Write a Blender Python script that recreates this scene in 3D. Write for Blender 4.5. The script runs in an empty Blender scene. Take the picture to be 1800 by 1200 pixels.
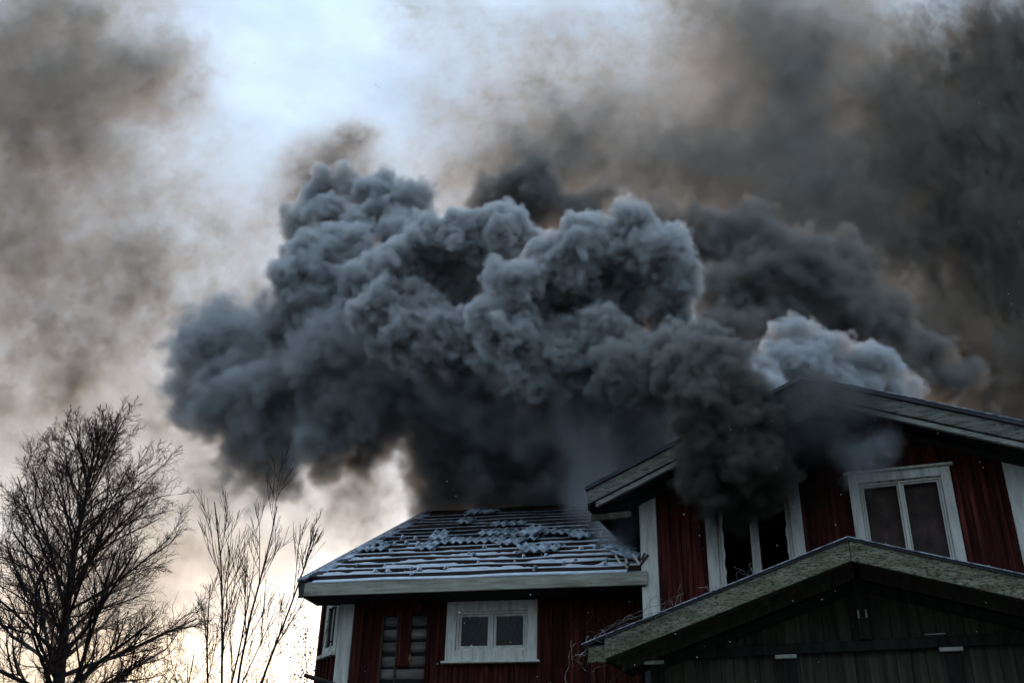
import bpy, math, random
import numpy as np
from math import radians, sin, cos, tan, pi, sqrt
from mathutils import Vector, Matrix
random.seed(7); np.random.seed(7)
S = bpy.context.scene
COL = S.collection
# ------------------------------------------------------------------ camera
FPX, PITCH, ROLL, CZ = 1750.0, radians(27.6), radians(1.52), 1.6
FW = np.array([0, cos(PITCH), sin(PITCH)]); UP0 = np.array([0, -sin(PITCH), cos(PITCH)]); R0 = np.array([1.0, 0, 0])
RT = R0*cos(ROLL)+UP0*sin(ROLL); UPV = -R0*sin(ROLL)+UP0*cos(ROLL)
CAM = np.array([0, 0, CZ])
cd = bpy.data.cameras.new('camera'); cam = bpy.data.objects.new('camera', cd); COL.objects.link(cam)
cd.lens = 35.0; cd.sensor_width = 36.0; cd.clip_start = 0.1; cd.clip_end = 2000
cam.matrix_world = Matrix(((RT[0], UPV[0], -FW[0], 0), (RT[1], UPV[1], -FW[1], 0), (RT[2], UPV[2], -FW[2], CZ), (0, 0, 0, 1)))
S.camera = cam
# ------------------------------------------------------------------ sky, sun, exposure
SUN_AZ, SUN_EL = radians(-12.5), radians(3.8)       # azimuth from +Y towards +X
w = bpy.data.worlds.new('World'); S.world = w; w.use_nodes = True
nt = w.node_tree; nt.nodes.clear()
def N(nt, t, **k):
    n = nt.nodes.new(t)
    for a, b in k.items(): setattr(n, a, b)
    return n
def setin(n, **k):
    for a, b in k.items(): n.inputs[a.replace('_', ' ')].default_value = b
sky = N(nt, 'ShaderNodeTexSky', sky_type='NISHITA', sun_disc=False, sun_elevation=SUN_EL, sun_rotation=SUN_AZ, altitude=0, air_density=1.0, dust_density=5.0, ozone_density=2.0)
bg = N(nt, 'ShaderNodeBackground'); wo = N(nt, 'ShaderNodeOutputWorld')
tc = N(nt, 'ShaderNodeTexCoord'); mp = N(nt, 'ShaderNodeMapping'); nz = N(nt, 'ShaderNodeTexNoise'); cr = N(nt, 'ShaderNodeValToRGB')
mp.inputs['Scale'].default_value = (1.2, 1.2, 3.2); setin(nz, Scale=1.3, Detail=7.0, Roughness=0.55)
cr.color_ramp.elements[0].position = 0.38; cr.color_ramp.elements[0].color = (0.35, 0.35, 0.35, 1)
cr.color_ramp.elements[1].position = 0.62; cr.color_ramp.elements[1].color = (0.95, 0.95, 0.95, 1)
mx = N(nt, 'ShaderNodeMix', data_type='RGBA')
hs = N(nt, 'ShaderNodeHueSaturation'); hs.inputs['Saturation'].default_value = 0.6; hs.inputs['Value'].default_value = 0.55
sz = N(nt, 'ShaderNodeSeparateXYZ'); mz = N(nt, 'ShaderNodeMapRange')       # an overcast veil is brighter towards the zenith
mz.inputs[1].default_value = 0.0; mz.inputs[2].default_value = 1.0; mz.inputs[3].default_value = 0.14; mz.inputs[4].default_value = 1.28
vs = N(nt, 'ShaderNodeVectorMath', operation='SCALE'); vs.inputs[0].default_value = (5.9, 7.7, 9.9); va = N(nt, 'ShaderNodeVectorMath', operation='ADD')
L = nt.links.new
L(tc.outputs['Generated'], mp.inputs[0]); L(mp.outputs[0], nz.inputs['Vector']); L(nz.outputs[0], cr.inputs[0])
L(cr.outputs[0], mx.inputs[0]); L(sky.outputs[0], mx.inputs[6]); L(sky.outputs[0], hs.inputs['Color']); L(tc.outputs['Generated'], sz.inputs[0]); L(sz.outputs[2], mz.inputs[0]); L(mz.outputs[0], vs.inputs['Scale']); L(vs.outputs[0], va.inputs[0]); L(hs.outputs[0], va.inputs[1]); L(va.outputs[0], mx.inputs[7]); L(mx.outputs[2], bg.inputs[0]); L(bg.outputs[0], wo.inputs[0])
bg.inputs['Strength'].default_value = 0.12
sd = bpy.data.lights.new('sun', 'SUN'); sun = bpy.data.objects.new('sun', sd); COL.objects.link(sun)
sd.energy = 2.0; sd.angle = radians(0.6); sd.color = (1.0, 0.74, 0.50)
sdir = Vector((sin(SUN_AZ)*cos(SUN_EL), cos(SUN_AZ)*cos(SUN_EL), sin(SUN_EL)))
sun.rotation_euler = sdir.to_track_quat('Z', 'Y').to_euler()
V = S.view_settings
V.view_transform = 'Standard'; V.look = 'None'; V.gamma = 1; V.use_curve_mapping = False; V.exposure = 0.40
CY = S.cycles
CY.volume_bounces = 1; CY.max_bounces = 6; CY.diffuse_bounces = 2; CY.transparent_max_bounces = 64
CY.volume_step_rate = 1.5; CY.volume_max_steps = 256
CY.use_adaptive_sampling = True; CY.adaptive_threshold = 0.02
try: CY.use_denoising = True; CY.denoiser = 'OPENIMAGEDENOISE'
except Exception: pass

# ------------------------------------------------------------------ geometry helpers
def ray(x, y): return FW+RT*(x-900)/FPX-UPV*(y-600)/FPX
def pt(x, y, Y):
    d = ray(x, y); return CAM+d*(Y/d[1])
class Frame:                                             # a vertical facade: x right, y into the building, z up
    def __init__(s, a, o):
        s.a = a; s.u = np.array([cos(a), -sin(a), 0]); s.b = np.array([sin(a), cos(a), 0]); s.o = np.array(o, float); s.o[2] = 0
    def at(s, x, y, off=0.0):
        d = ray(x, y); t = ((s.o-CAM)@s.b-off)/(d@s.b); q = CAM+d*t-s.o
        return np.array([q@s.u, -off, q[2]])
    def w(s, l): return s.o+s.u*l[0]+s.b*l[1]+np.array([0, 0, l[2]])
def empty(name, label=None, cat=None, loc=(0, 0, 0), rz=0, group=None, kind=None):
    o = bpy.data.objects.new(name, None); COL.objects.link(o); o.location = loc; o.rotation_euler = (0, 0, rz)
    tag(o, label, cat, group, kind); return o
def tag(o, label=None, cat=None, group=None, kind=None):
    for k, v in (('label', label), ('category', cat), ('group', group), ('kind', kind)):
        if v: o[k] = v
    return o
def mesh(name, verts, faces, mat=None, parent=None, smooth=False):
    me = bpy.data.meshes.new(name); me.from_pydata([tuple(map(float, v)) for v in verts], [], faces); me.update()
    if mat: me.materials.append(mat)
    if smooth: me.polygons.foreach_set('use_smooth', [True]*len(me.polygons))
    o = bpy.data.objects.new(name, me); COL.objects.link(o)
    if parent: o.parent = parent
    return o
class MB:
    def __init__(s): s.v = []; s.f = []
    def add(s, v, f):
        n = len(s.v); s.v += [tuple(p) for p in v]; s.f += [tuple(i+n for i in q) for q in f]; return s
    def box(s, a, b):
        x0, y0, z0 = a; x1, y1, z1 = b
        return s.add([(x0, y0, z0), (x1, y0, z0), (x1, y1, z0), (x0, y1, z0), (x0, y0, z1), (x1, y0, z1), (x1, y1, z1), (x0, y1, z1)],
                     [(0, 3, 2, 1), (4, 5, 6, 7), (0, 1, 5, 4), (1, 2, 6, 5), (2, 3, 7, 6), (3, 0, 4, 7)])
    def prism(s, poly, y0, y1):                          # polygon in xz extruded along y
        n = len(poly)
        v = [(p[0], y0, p[1]) for p in poly]+[(p[0], y1, p[1]) for p in poly]
        f = [tuple(range(n)), tuple(range(2*n-1, n-1, -1))]+[(i, i+n, (i+1) % n+n, (i+1) % n) for i in range(n)]
        return s.add(v, f)
    def tube(s, pts, rads, k=5):
        n0 = len(s.v); P = [Vector(p) for p in pts]
        for i, p in enumerate(P):
            d = (P[min(i+1, len(P)-1)]-P[max(i-1, 0)]);
            if d.length < 1e-9: d = Vector((0, 0, 1))
            d.normalize(); a = d.orthogonal().normalized(); b = d.cross(a); r = rads[i]
            for j in range(k):
                t = 2*pi*j/k; q = p+a*(r*cos(t))+b*(r*sin(t)); s.v.append((q.x, q.y, q.z))
        for i in range(len(P)-1):
            for j in range(k):
                a0 = n0+i*k+j; a1 = n0+i*k+(j+1) % k; s.f.append((a0, a1, a1+k, a0+k))
        s.f.append(tuple(n0+j for j in range(k))[::-1]); s.f.append(tuple(n0+(len(P)-1)*k+j for j in range(k)))
        return s
    def build(s, name, mat=None, parent=None, smooth=False): return mesh(name, s.v, s.f, mat, parent, smooth)
def bevel(o, wd=0.006):
    m = o.modifiers.new('bevel', 'BEVEL'); m.width = wd; m.segments = 1; m.limit_method = 'ANGLE'; return o

def mat(name, cols, scale=(1, 1, 1), nscale=4.0, detail=8.0, rough=0.85, bump=0.3, bscale=30.0, vary=0.15, fine=None, bdist=0.01, spec=0.25, stain=None):
    """cols: ramp stops over noise; fine: (color, scale, lo, hi) second layer of spots"""
    m = bpy.data.materials.new(name); m.use_nodes = True; nt = m.node_tree; nt.nodes.clear(); L = nt.links.new
    out = N(nt, 'ShaderNodeOutputMaterial'); p = N(nt, 'ShaderNodeBsdfPrincipled'); L(p.outputs[0], out.inputs[0])
    tc = N(nt, 'ShaderNodeTexCoord'); mp = N(nt, 'ShaderNodeMapping'); mp.inputs['Scale'].default_value = scale
    oi = N(nt, 'ShaderNodeObjectInfo'); mul = N(nt, 'ShaderNodeMath', operation='MULTIPLY'); mul.inputs[1].default_value = 37.0
    L(oi.outputs['Random'], mul.inputs[0]); L(mul.outputs[0], mp.inputs['Location'])
    L(tc.outputs['Object'], mp.inputs[0])
    nz = N(nt, 'ShaderNodeTexNoise'); setin(nz, Scale=nscale, Detail=detail, Roughness=0.62); L(mp.outputs[0], nz.inputs['Vector'])
    cr = N(nt, 'ShaderNodeValToRGB'); L(nz.outputs[0], cr.inputs[0])
    el = cr.color_ramp.elements
    el[0].position, el[0].color = cols[0][0], (*cols[0][1], 1); el[1].position, el[1].color = cols[-1][0], (*cols[-1][1], 1)
    for q, c in cols[1:-1]: e = el.new(q); e.color = (*c, 1)
    col = cr.outputs[0]
    if fine:
        fc, fs, lo, hi = fine
        n2 = N(nt, 'ShaderNodeTexNoise'); setin(n2, Scale=fs, Detail=6.0, Roughness=0.7); L(mp.outputs[0], n2.inputs['Vector'])
        mr = N(nt, 'ShaderNodeMapRange'); mr.inputs[1].default_value = lo; mr.inputs[2].default_value = hi; L(n2.outputs[0], mr.inputs[0])
        mx = N(nt, 'ShaderNodeMix', data_type='RGBA'); L(mr.outputs[0], mx.inputs[0]); L(col, mx.inputs[6]); mx.inputs[7].default_value = (*fc, 1); col = mx.outputs[2]
    if stain:                                            # soot with a ragged edge round (x, z), from r0 to r1 metres
        cx, cz, r0, r1 = stain
        sp = N(nt, 'ShaderNodeVectorMath', operation='SUBTRACT'); sp.inputs[1].default_value = (cx, 0, cz); L(tc.outputs['Object'], sp.inputs[0])
        s2 = N(nt, 'ShaderNodeVectorMath', operation='MULTIPLY'); s2.inputs[1].default_value = (1, 0, 1); L(sp.outputs[0], s2.inputs[0])
        ln = N(nt, 'ShaderNodeVectorMath', operation='LENGTH'); L(s2.outputs[0], ln.inputs[0])
        n3 = N(nt, 'ShaderNodeTexNoise'); setin(n3, Scale=3.0, Detail=4.0); L(tc.outputs['Object'], n3.inputs['Vector'])
        ad = N(nt, 'ShaderNodeMath', operation='MULTIPLY_ADD'); ad.inputs[1].default_value = 0.9; L(n3.outputs[0], ad.inputs[0]); L(ln.outputs['Value'], ad.inputs[2])
        ms = N(nt, 'ShaderNodeMapRange'); ms.inputs[1].default_value = r0+.45; ms.inputs[2].default_value = r1+.45; L(ad.outputs[0], ms.inputs[0])
        mx = N(nt, 'ShaderNodeMix', data_type='RGBA'); L(ms.outputs[0], mx.inputs[0]); mx.inputs[6].default_value = (.008, .0078, .007, 1); L(col, mx.inputs[7]); col = mx.outputs[2]
    if vary:
        hs = N(nt, 'ShaderNodeHueSaturation'); mr = N(nt, 'ShaderNodeMapRange'); mr.inputs[3].default_value = 1-vary; mr.inputs[4].default_value = 1+vary
        L(oi.outputs['Random'], mr.inputs[0]); L(mr.outputs[0], hs.inputs['Value']); L(col, hs.inputs['Color']); col = hs.outputs[0]
    L(col, p.inputs['Base Color']); p.inputs['Roughness'].default_value = rough; p.inputs['Specular IOR Level'].default_value = spec
    if bump:
        nb = N(nt, 'ShaderNodeTexNoise'); setin(nb, Scale=bscale, Detail=5.0, Roughness=0.65); L(mp.outputs[0], nb.inputs['Vector'])
        b = N(nt, 'ShaderNodeBump'); b.inputs['Strength'].default_value = bump; b.inputs['Distance'].default_value = bdist
        L(nb.outputs[0], b.inputs['Height']); L(b.outputs[0], p.inputs['Normal'])
    return m
RED = mat('falu_red_boards', [(0.3, (0.022, 0.006, 0.005)), (0.5, (0.052, 0.0115, 0.009)), (0.72, (0.12, 0.032, 0.024))], scale=(14, 14, 0.9), nscale=1.4, rough=0.95, bump=0.6, bscale=4, vary=0.35, fine=((0.012, 0.009, 0.009), 1.1, 0.50, 0.70), spec=0.1)
REDS = mat('falu_red_boards_sooty', [(0.3, (0.028, 0.007, 0.006)), (0.5, (0.066, 0.014, 0.011)), (0.72, (0.14, 0.038, 0.028))], scale=(14, 14, 0.9), nscale=1.4, rough=0.95, bump=0.6, bscale=4, vary=0.35, fine=((0.012, 0.009, 0.009), 1.1, 0.50, 0.70), spec=0.1, stain=(1.5, 6.25, .6, 1.35))
WHITE = mat('white_paint_weathered', [(0.3, (0.40, 0.39, 0.33)), (0.5, (0.62, 0.61, 0.54)), (0.7, (0.76, 0.75, 0.68))], scale=(6, 6, 0.8), nscale=2.5, rough=0.7, bump=0.3, bscale=12, vary=0.06, fine=((0.12, 0.12, 0.10), 9.0, 0.60, 0.72))
WHITES = mat('white_paint_sooty', [(0.3, (0.40, 0.39, 0.33)), (0.5, (0.62, 0.61, 0.54)), (0.7, (0.76, 0.75, 0.68))], scale=(6, 6, 0.8), nscale=2.5, rough=0.7, bump=0.3, bscale=12, vary=0.06, fine=((0.12, 0.12, 0.10), 9.0, 0.60, 0.72), stain=(1.2, 5.95, .45, 1.35))
FASC = mat('white_fascia_dirty', [(0.3, (0.17, 0.16, 0.115)), (0.5, (0.33, 0.32, 0.25)), (0.7, (0.46, 0.455, 0.385))], scale=(0.8, 6, 6), nscale=2.5, rough=0.8, bump=0.35, bscale=10, vary=0.08, fine=((0.05, 0.045, 0.035), 7.0, 0.60, 0.70))
LICHEN = mat('lichen_covered_board', [(0.3, (0.115, 0.112, 0.065)), (0.48, (0.225, 0.22, 0.15)), (0.7, (0.40, 0.40, 0.30))], scale=(.7, 1, 2.0), nscale=9, rough=0.95, bump=1.0, bscale=40, vary=0.05, fine=((0.045, 0.045, 0.028), 34.0, 0.50, 0.60), bdist=0.02)
RAKE = mat('weathered_rake_board', [(0.3, (0.10, 0.10, 0.08)), (0.48, (0.19, 0.19, 0.16)), (0.7, (0.32, 0.33, 0.29))], scale=(.5, 1, 3.0), nscale=8, rough=0.95, bump=0.8, bscale=30, vary=0.05, fine=((0.04, 0.038, 0.03), 16.0, 0.50, 0.62), bdist=0.02, stain=(2.05, 6.75, .5, 1.3))
TRIM = mat('weathered_trim', [(0.3, (0.13, 0.13, 0.11)), (0.7, (0.36, 0.36, 0.31))], scale=(.8, 5, 5), nscale=3, rough=0.9, bump=0.4, bscale=12, vary=0.05, fine=((0.05, 0.045, 0.035), 9.0, 0.55, 0.66), stain=(2.05, 6.6, .5, 1.3))
DARKW = mat('old_dark_timber', [(0.3, (0.012, 0.012, 0.010)), (0.7, (0.04, 0.038, 0.032))], scale=(6, 6, 0.7), nscale=2.5, rough=0.95, bump=0.4, bscale=8, vary=0.25)
GREYB = mat('grey_brown_timber', [(0.3, (0.035, 0.034, 0.022)), (0.55, (0.075, 0.072, 0.05)), (0.75, (0.13, 0.125, 0.09))], scale=(9, 9, 0.5), nscale=2.0, rough=0.95, bump=0.5, bscale=8, vary=0.25)
LOG = mat('bare_log_wall', [(0.3, (0.05, 0.042, 0.036)), (0.5, (0.15, 0.13, 0.115)), (0.72, (0.26, 0.235, 0.21))], scale=(0.7, 6, 8), nscale=2.5, rough=0.95, bump=0.6, bscale=8, vary=0.2)
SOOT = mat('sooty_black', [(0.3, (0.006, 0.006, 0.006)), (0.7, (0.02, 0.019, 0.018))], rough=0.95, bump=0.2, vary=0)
BATTEN = mat('red_brown_batten', [(0.3, (0.03, 0.021, 0.02)), (0.7, (0.075, 0.05, 0.046))], scale=(0.8, 6, 6), nscale=3, rough=0.95, bump=0.4, bscale=8, vary=0.25)
UNDER = mat('snow_dusted_roof_felt', [(0.42, (0.03, 0.032, 0.036)), (0.56, (0.10, 0.12, 0.135)), (0.70, (0.45, 0.52, 0.58))], scale=(0.7, 1.6, 1.6), nscale=2.2, rough=0.95, bump=0.5, bscale=8, vary=0, fine=((0.05, 0.05, 0.05), 9.0, 0.56, 0.7))
SNOW = mat('thin_snow', [(0.35, (0.50, 0.56, 0.62)), (0.7, (0.74, 0.80, 0.86))], nscale=8, rough=0.9, bump=0.6, bscale=20, vary=0.06)
TILE = mat('frosted_concrete_tile', [(0.32, (0.12, 0.14, 0.16)), (0.48, (0.36, 0.42, 0.48)), (0.64, (0.62, 0.70, 0.78))], nscale=7, rough=0.9, bump=0.4, bscale=30, vary=0.2)
SHEET = mat('dark_roof_sheet', [(0.3, (0.02, 0.02, 0.024)), (0.7, (0.06, 0.062, 0.07))], nscale=3, rough=0.6, bump=0.2, vary=0)
FROST = mat('frosted_metal_edge', [(0.38, (0.10, 0.11, 0.14)), (0.6, (0.48, 0.52, 0.58))], scale=(3, 3, 3), nscale=5, rough=0.6, bump=0.2, vary=0)
BARK = mat('dark_bark', [(0.3, (0.010, 0.009, 0.008)), (0.7, (0.035, 0.030, 0.026))], nscale=6, rough=0.95, bump=0.5, vary=0)
TWIG = mat('thin_twigs', [(0.3, (0.030, 0.014, 0.012)), (0.7, (0.055, 0.026, 0.02))], nscale=3, rough=0.95, bump=0, vary=0)
VINE = mat('frosty_vine', [(0.4, (0.14, 0.12, 0.10)), (0.65, (0.45, 0.46, 0.46))], nscale=12, rough=0.95, bump=0, vary=0)
CURT = mat('brown_board_behind_glass', [(0.3, (0.030, 0.022, 0.019)), (0.5, (0.060, 0.040, 0.034)), (0.7, (0.10, 0.066, 0.055))], scale=(1, 1, 1), nscale=5, rough=0.9, bump=0.5, bscale=14, vary=0.1)
GROUND = mat('winter_ground', [(0.35, (0.05, 0.045, 0.03)), (0.6, (0.10, 0.10, 0.09)), (0.72, (0.4, 0.42, 0.44))], nscale=0.6, rough=0.95, bump=0.5, bscale=3, vary=0)
LACE = mat('pale_curtain', [(0.3, (0.012, 0.017, 0.018)), (0.7, (0.04, 0.052, 0.055))], scale=(8, 8, 1), nscale=3, rough=0.9, bump=0.3, vary=0)
GLASS = bpy.data.materials.new('window_glass'); GLASS.use_nodes = True
_p = GLASS.node_tree.nodes['Principled BSDF']; _p.inputs['Base Color'].default_value = (0.9, 0.95, 0.95, 1); _p.inputs['Roughness'].default_value = 0.03
_p.inputs['Transmission Weight'].default_value = 1.0; _p.inputs['IOR'].default_value = 1.22

# ------------------------------------------------------------------ ground
g = MB(); g.box((-400, -400, -0.5), (400, 400, 0)); go = g.build('ground', GROUND); tag(go, kind='structure', label='winter ground with thin snow below the houses')

def clip_poly(poly, a, b, c):                             # keep a*x+b*z<=c
    out = []
    for i in range(len(poly)):
        p, q = poly[i], poly[(i+1) % len(poly)]
        dp, dq = a*p[0]+b*p[1]-c, a*q[0]+b*q[1]-c
        if dp <= 0: out.append(p)
        if dp*dq < 0: t = dp/(dp-dq); out.append((p[0]+(q[0]-p[0])*t, p[1]+(q[1]-p[1])*t))
    return out
def board_pieces(x0, x1, z0, z1, holes, cuts):            # rectangles minus holes, clipped by half planes
    bands = [(z0, z1)]
    for hx0, hx1, hz0, hz1 in holes:
        if x1 > hx0+0.004 and x0 < hx1-0.004:
            nb = []
            for a, b in bands:
                if hz0 > a: nb.append((a, min(b, hz0)))
                if hz1 < b: nb.append((max(a, hz1), b))
            bands = [(a, b) for a, b in nb if b-a > 0.02]
    res = []
    for a, b in bands:
        p = [(x0, a), (x1, a), (x1, b), (x0, b)]
        for c in cuts:
            p = clip_poly(p, *c)
            if len(p) < 3: break
        if len(p) >= 3: res.append(p)
    return res
def cladding(parent, name, x0, x1, z0, z1, step, holes, cuts, m, y=0.0, th=0.022, batten=True, jitter=0.006, skip=()):
    xs = [x0]
    while xs[-1] < x1-step*0.6: xs.append(xs[-1]+step*random.uniform(0.92, 1.08))
    xs.append(x1)
    for h in holes: xs += [h[0], h[1]]
    xs = sorted(v for v in set(xs) if x0 <= v <= x1)
    xs = [v for i, v in enumerate(xs) if i == 0 or v-xs[i-1] > 0.012 or any(abs(v-h[k]) < 1e-6 for h in holes for k in (0, 1))]
    for i in range(len(xs)-1):
        a, b = xs[i], xs[i+1]
        if b-a < 0.015: continue
        for p in board_pieces(a+0.002, b-0.002, z0, z1, list(holes)+list(skip), cuts):
            dy = random.uniform(-jitter, jitter)
            MB().prism(p, y-th+dy, y+dy).build(name, m, parent)
        if batten and i > 0 and not any(abs(xs[i]-h[k]) < 1e-6 for h in holes for k in (0, 1)):
            for p in board_pieces(xs[i]-0.024, xs[i]+0.024, z0, z1, list(holes)+list(skip), cuts):
                MB().prism(p, y-th-0.026, y-th+jitter-0.012).build('batten', m, parent)
def sheet(parent, name, x0, x1, z0, z1, holes, cuts, m, y0, y1):
    xs = sorted(set([x0, x1]+[v for h in holes for v in h[:2] if x0 < v < x1])); b = MB()
    for i in range(len(xs)-1):
        for p in board_pieces(xs[i], xs[i+1], z0, z1, holes, cuts): b.prism(p, y0, y1)
    return b.build(name, m, parent)
def frame_rect(b, x0, x1, z0, z1, w, y0, y1):
    b.box((x0, y0, z0), (x0+w, y1, z1)); b.box((x1-w, y0, z0), (x1, y1, z1)); b.box((x0+w, y0, z0), (x1-w, y1, z0+w)); b.box((x0+w, y0, z1-w), (x1-w, y1, z1))
def slant(parent, name, m, xa, za, xb, zb, t, y0, y1, d=0.0): # a board running from (xa,za) to (xb,zb) on its upper edge, depth t measured down
    return MB().prism([(xa, za-d), (xa, za-d-t), (xb, zb-d-t), (xb, zb-d)], y0, y1).build(name, m, parent)

# ================================================================== ANNEX (low wing on the left)
oA = pt(867, 1110, 13.0); A = Frame(radians(13.4), oA)
AN = empty('house_annex', 'low red annex with stripped tile roof, snowy battens and small white window', 'house', tuple(A.o), -A.a)
EZ, EY, RSLOPE, RRUN = 4.78, -0.5, tan(radians(26.75)), 5.2
LX, RX = -2.46, 2.04
wx0, wx1, wz0, wz1 = -0.61, 0.585, 3.84, 4.59           # window outer casing
hole = (wx0+0.10, wx1-0.10, wz0+0.10, wz1-0.10)
logs = [(-1.47, -1.27, 2.6, 4.44), (-1.055, -0.90, 2.6, 4.48)]
low = (-1.47, -0.90, 2.6, 3.80)
cuts = []
cladding(AN, 'board', -1.90, 1.88, 2.2, 4.74, 0.135, [hole], cuts, RED, skip=logs+[low])
sheet(AN, 'wall', -2.0, 2.4, 0, 4.74, [hole], cuts, SOOT, 0.02, 0.10)
for z in np.arange(2.6, 4.6, 0.17):                     # bare logs where the boards are gone
    zz = z+random.uniform(-.01, .01); b = MB(); b.tube([(-1.62, 0.078, zz+.08), (-0.80, 0.078, zz+.08)], [0.086, 0.087], 12); b.build('log', LOG, AN, True)
for x in (-1.49, -1.285): bevel(MB().box((x, -0.05, 2.6), (x+0.02, -0.01, 4.45)).build('loose_strip', GREYB, AN))
b = MB(); b.tube([(-1.10, -0.03, 3.98), (-1.085, -0.035, 3.88), (-1.09, -0.03, 3.80)], [0.012, 0.02, 0.01], 6); b.build('hanging_rag', mat('ochre_rag', [(0.3, (0.12, 0.07, 0.02)), (0.7, (0.22, 0.14, 0.05))]), AN)
bevel(MB().box((-2.10, -0.045, 1.8), (-1.905, 0.0, 4.74)).build('corner_board', WHITE, AN))
def window(parent, name, x0, x1, z0, z1, cw, y, WHITE=WHITE, sash=0.045, mull=0.07, glass=True, cap=True, sill=True, depth=0.08, extra=None):
    e = empty(name); e.parent = parent
    b = MB(); frame_rect(b, x0, x1, z0, z1, cw, y-0.045, y); bevel(b.build('casing', WHITE, e))
    i0, i1, j0, j1 = x0+cw, x1-cw, z0+cw, z1-cw
    b = MB(); frame_rect(b, i0+.002, i1-.002, j0+.002, j1-.002, 0.028, y-0.015, y+depth); bevel(b.build('frame', WHITE, e), 0.004)
    xm = (i0+i1)/2
    bevel(MB().box((xm-mull/2, y-0.012, j0+0.03), (xm+mull/2, y+0.04, j1-0.03)).build('mullion', WHITE, e), 0.004)
    for a, c in ((i0+0.03, xm-mull/2), (xm+mull/2, i1-0.03)):
        b = MB(); frame_rect(b, a+.002, c-.002, j0+0.032, j1-0.032, sash, y+0.002, y+0.035); bevel(b.build('sash', WHITE, e), 0.004)
        if glass: MB().box((a+sash, y+0.018, j0+0.032+sash), (c-sash, y+0.022, j1-0.032-sash)).build('pane', GLASS, e)
    if cap: bevel(MB().box((x0-0.04, y-0.085, z1+.002), (x1+0.04, y, z1+0.028)).build('head_cap', WHITE, e))
    if sill: bevel(MB().box((x0-0.04, y-0.09, z0-0.03), (x1+0.04, y, z0-.002)).build('sill', WHITE, e))
    return e
wa = window(AN, 'window', wx0, wx1, wz0, wz1, 0.13, -0.024, sash=0.03, mull=0.045, cap=False)
for sx, xs in ((1, wx0+0.16), (-1, wx1-0.16)):           # curtains drawn to the sides behind the glass
    b = MB(); n = 12; v = []; f = []
    for i in range(n):
        u = i/(n-1)
        for zz in (wz0+0.13, wz1-0.13):
            wd = (0.30 if zz > 4.2 else 0.10)
            v.append((xs+sx*wd*u, 0.10+0.015*sin(i*2.3), zz))
    for i in range(n-1): f.append((2*i, 2*i+2, 2*i+3, 2*i+1))
    b.add(v, f); b.build('curtain', LACE, wa)
# chamfered corner bay
cA = A.w((-2.10, 0.0, 0)); K = Frame(A.a+radians(45), cA)
kw = 0.72
e = empty('bay_wall', None, None, (-2.10, 0.0, 0), -radians(45)); e.parent = AN
kl = -kw
cladding(e, 'board', kl, -0.0, 1.8, 4.74, 0.12, [(-0.40, -0.08, 4.0, 4.60)], [], RED, y=0.02)
sw = empty('side_window'); sw.parent = e
b = MB(); frame_rect(b, -0.46, -0.02, 4.0, 4.70, 0.085, -0.03, 0.0); bevel(b.build('casing', WHITE, sw), .004)
MB().box((-0.51, -0.08, 3.955), (-0.005, 0.0, 3.998)).build('sill', WHITE, sw); MB().box((-0.375, 0.0, 4.085), (-0.105, 0.012, 4.615)).build('dark_pane', DARKW, sw)
MB().box((-0.25, -.012, 4.09), (-0.225, 0.0, 4.61)).build('mullion', WHITE, sw)
MB().box((kl, 0.03, 0), (0.05, 0.1, 4.7)).build('backing', SOOT, e)
MB().box((-2.52, 0.5, 0), (-2.44, 4.7, 4.7)).build('side_wall', RED, AN)
# roof of the annex
def rz(y): return EZ+(y-EY)*RSLOPE
RY = EY+RRUN
DN = Vector((0, -RSLOPE, 1)).normalized()
def roofbox(name, m, x0, x1, s0, s1, h0, h1, parent=AN, bend=0.0):  # s along slope from the eave, h above the roof plane
    t = Vector((0, 1, RSLOPE)).normalized(); o = Vector((0, EY, EZ)); n = max(2, int(abs(x1-x0)/0.5)+1) if bend else 2
    v = []; f = []
    for i in range(n):
        x = x0+(x1-x0)*i/(n-1); dh = bend*sin(3.1*x+s0*5)+bend*.5*sin(7.7*x+s0*9)
        for s_, h_ in ((s0, h0), (s1, h0), (s1, h1), (s0, h1)):
            p = o+t*s_+DN*(h_+dh)+Vector((x, 0, 0)); v.append(tuple(p))
    for i in range(n-1):
        for k in range(4): f.append((4*i+k, 4*i+(k+1) % 4, 4*i+4+(k+1) % 4, 4*i+4+k))
    f += [(3, 2, 1, 0), (4*n-4, 4*n-3, 4*n-2, 4*n-1)]
    return mesh(name, v, f, m, parent)
SL = RRUN/cos(radians(26.75))
roofbox('roof_deck', UNDER, LX+0.03, RX+0.3, 0.02, SL, -0.03, 0.0)
MB().add([(LX, RY, rz(RY)-.03), (RX+.3, RY, rz(RY)-.03), (RX+.3, RY+5, rz(RY)-2.6), (LX, RY+5, rz(RY)-2.6), (LX, RY, rz(RY)-.1), (RX+.3, RY, rz(RY)-.1), (RX+.3, RY+5, rz(RY)-2.67), (LX, RY+5, rz(RY)-2.67)],
         [(0, 1, 2, 3), (7, 6, 5, 4), (0, 3, 7, 4), (1, 5, 6, 2), (2, 6, 7, 3), (0, 4, 5, 1)]).build('rear_roof', SHEET, AN)
s_ = 0.10; k_ = 0
while s_ < SL-0.1:
    roofbox('roof_batten', BATTEN, LX+0.10, RX-0.02-random.uniform(0, .35 if k_ > 2 else 0.02), s_, s_+0.045, 0.012, 0.062, bend=0.008)
    s_ += 0.345*random.uniform(0.95, 1.05); k_ += 1
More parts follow.
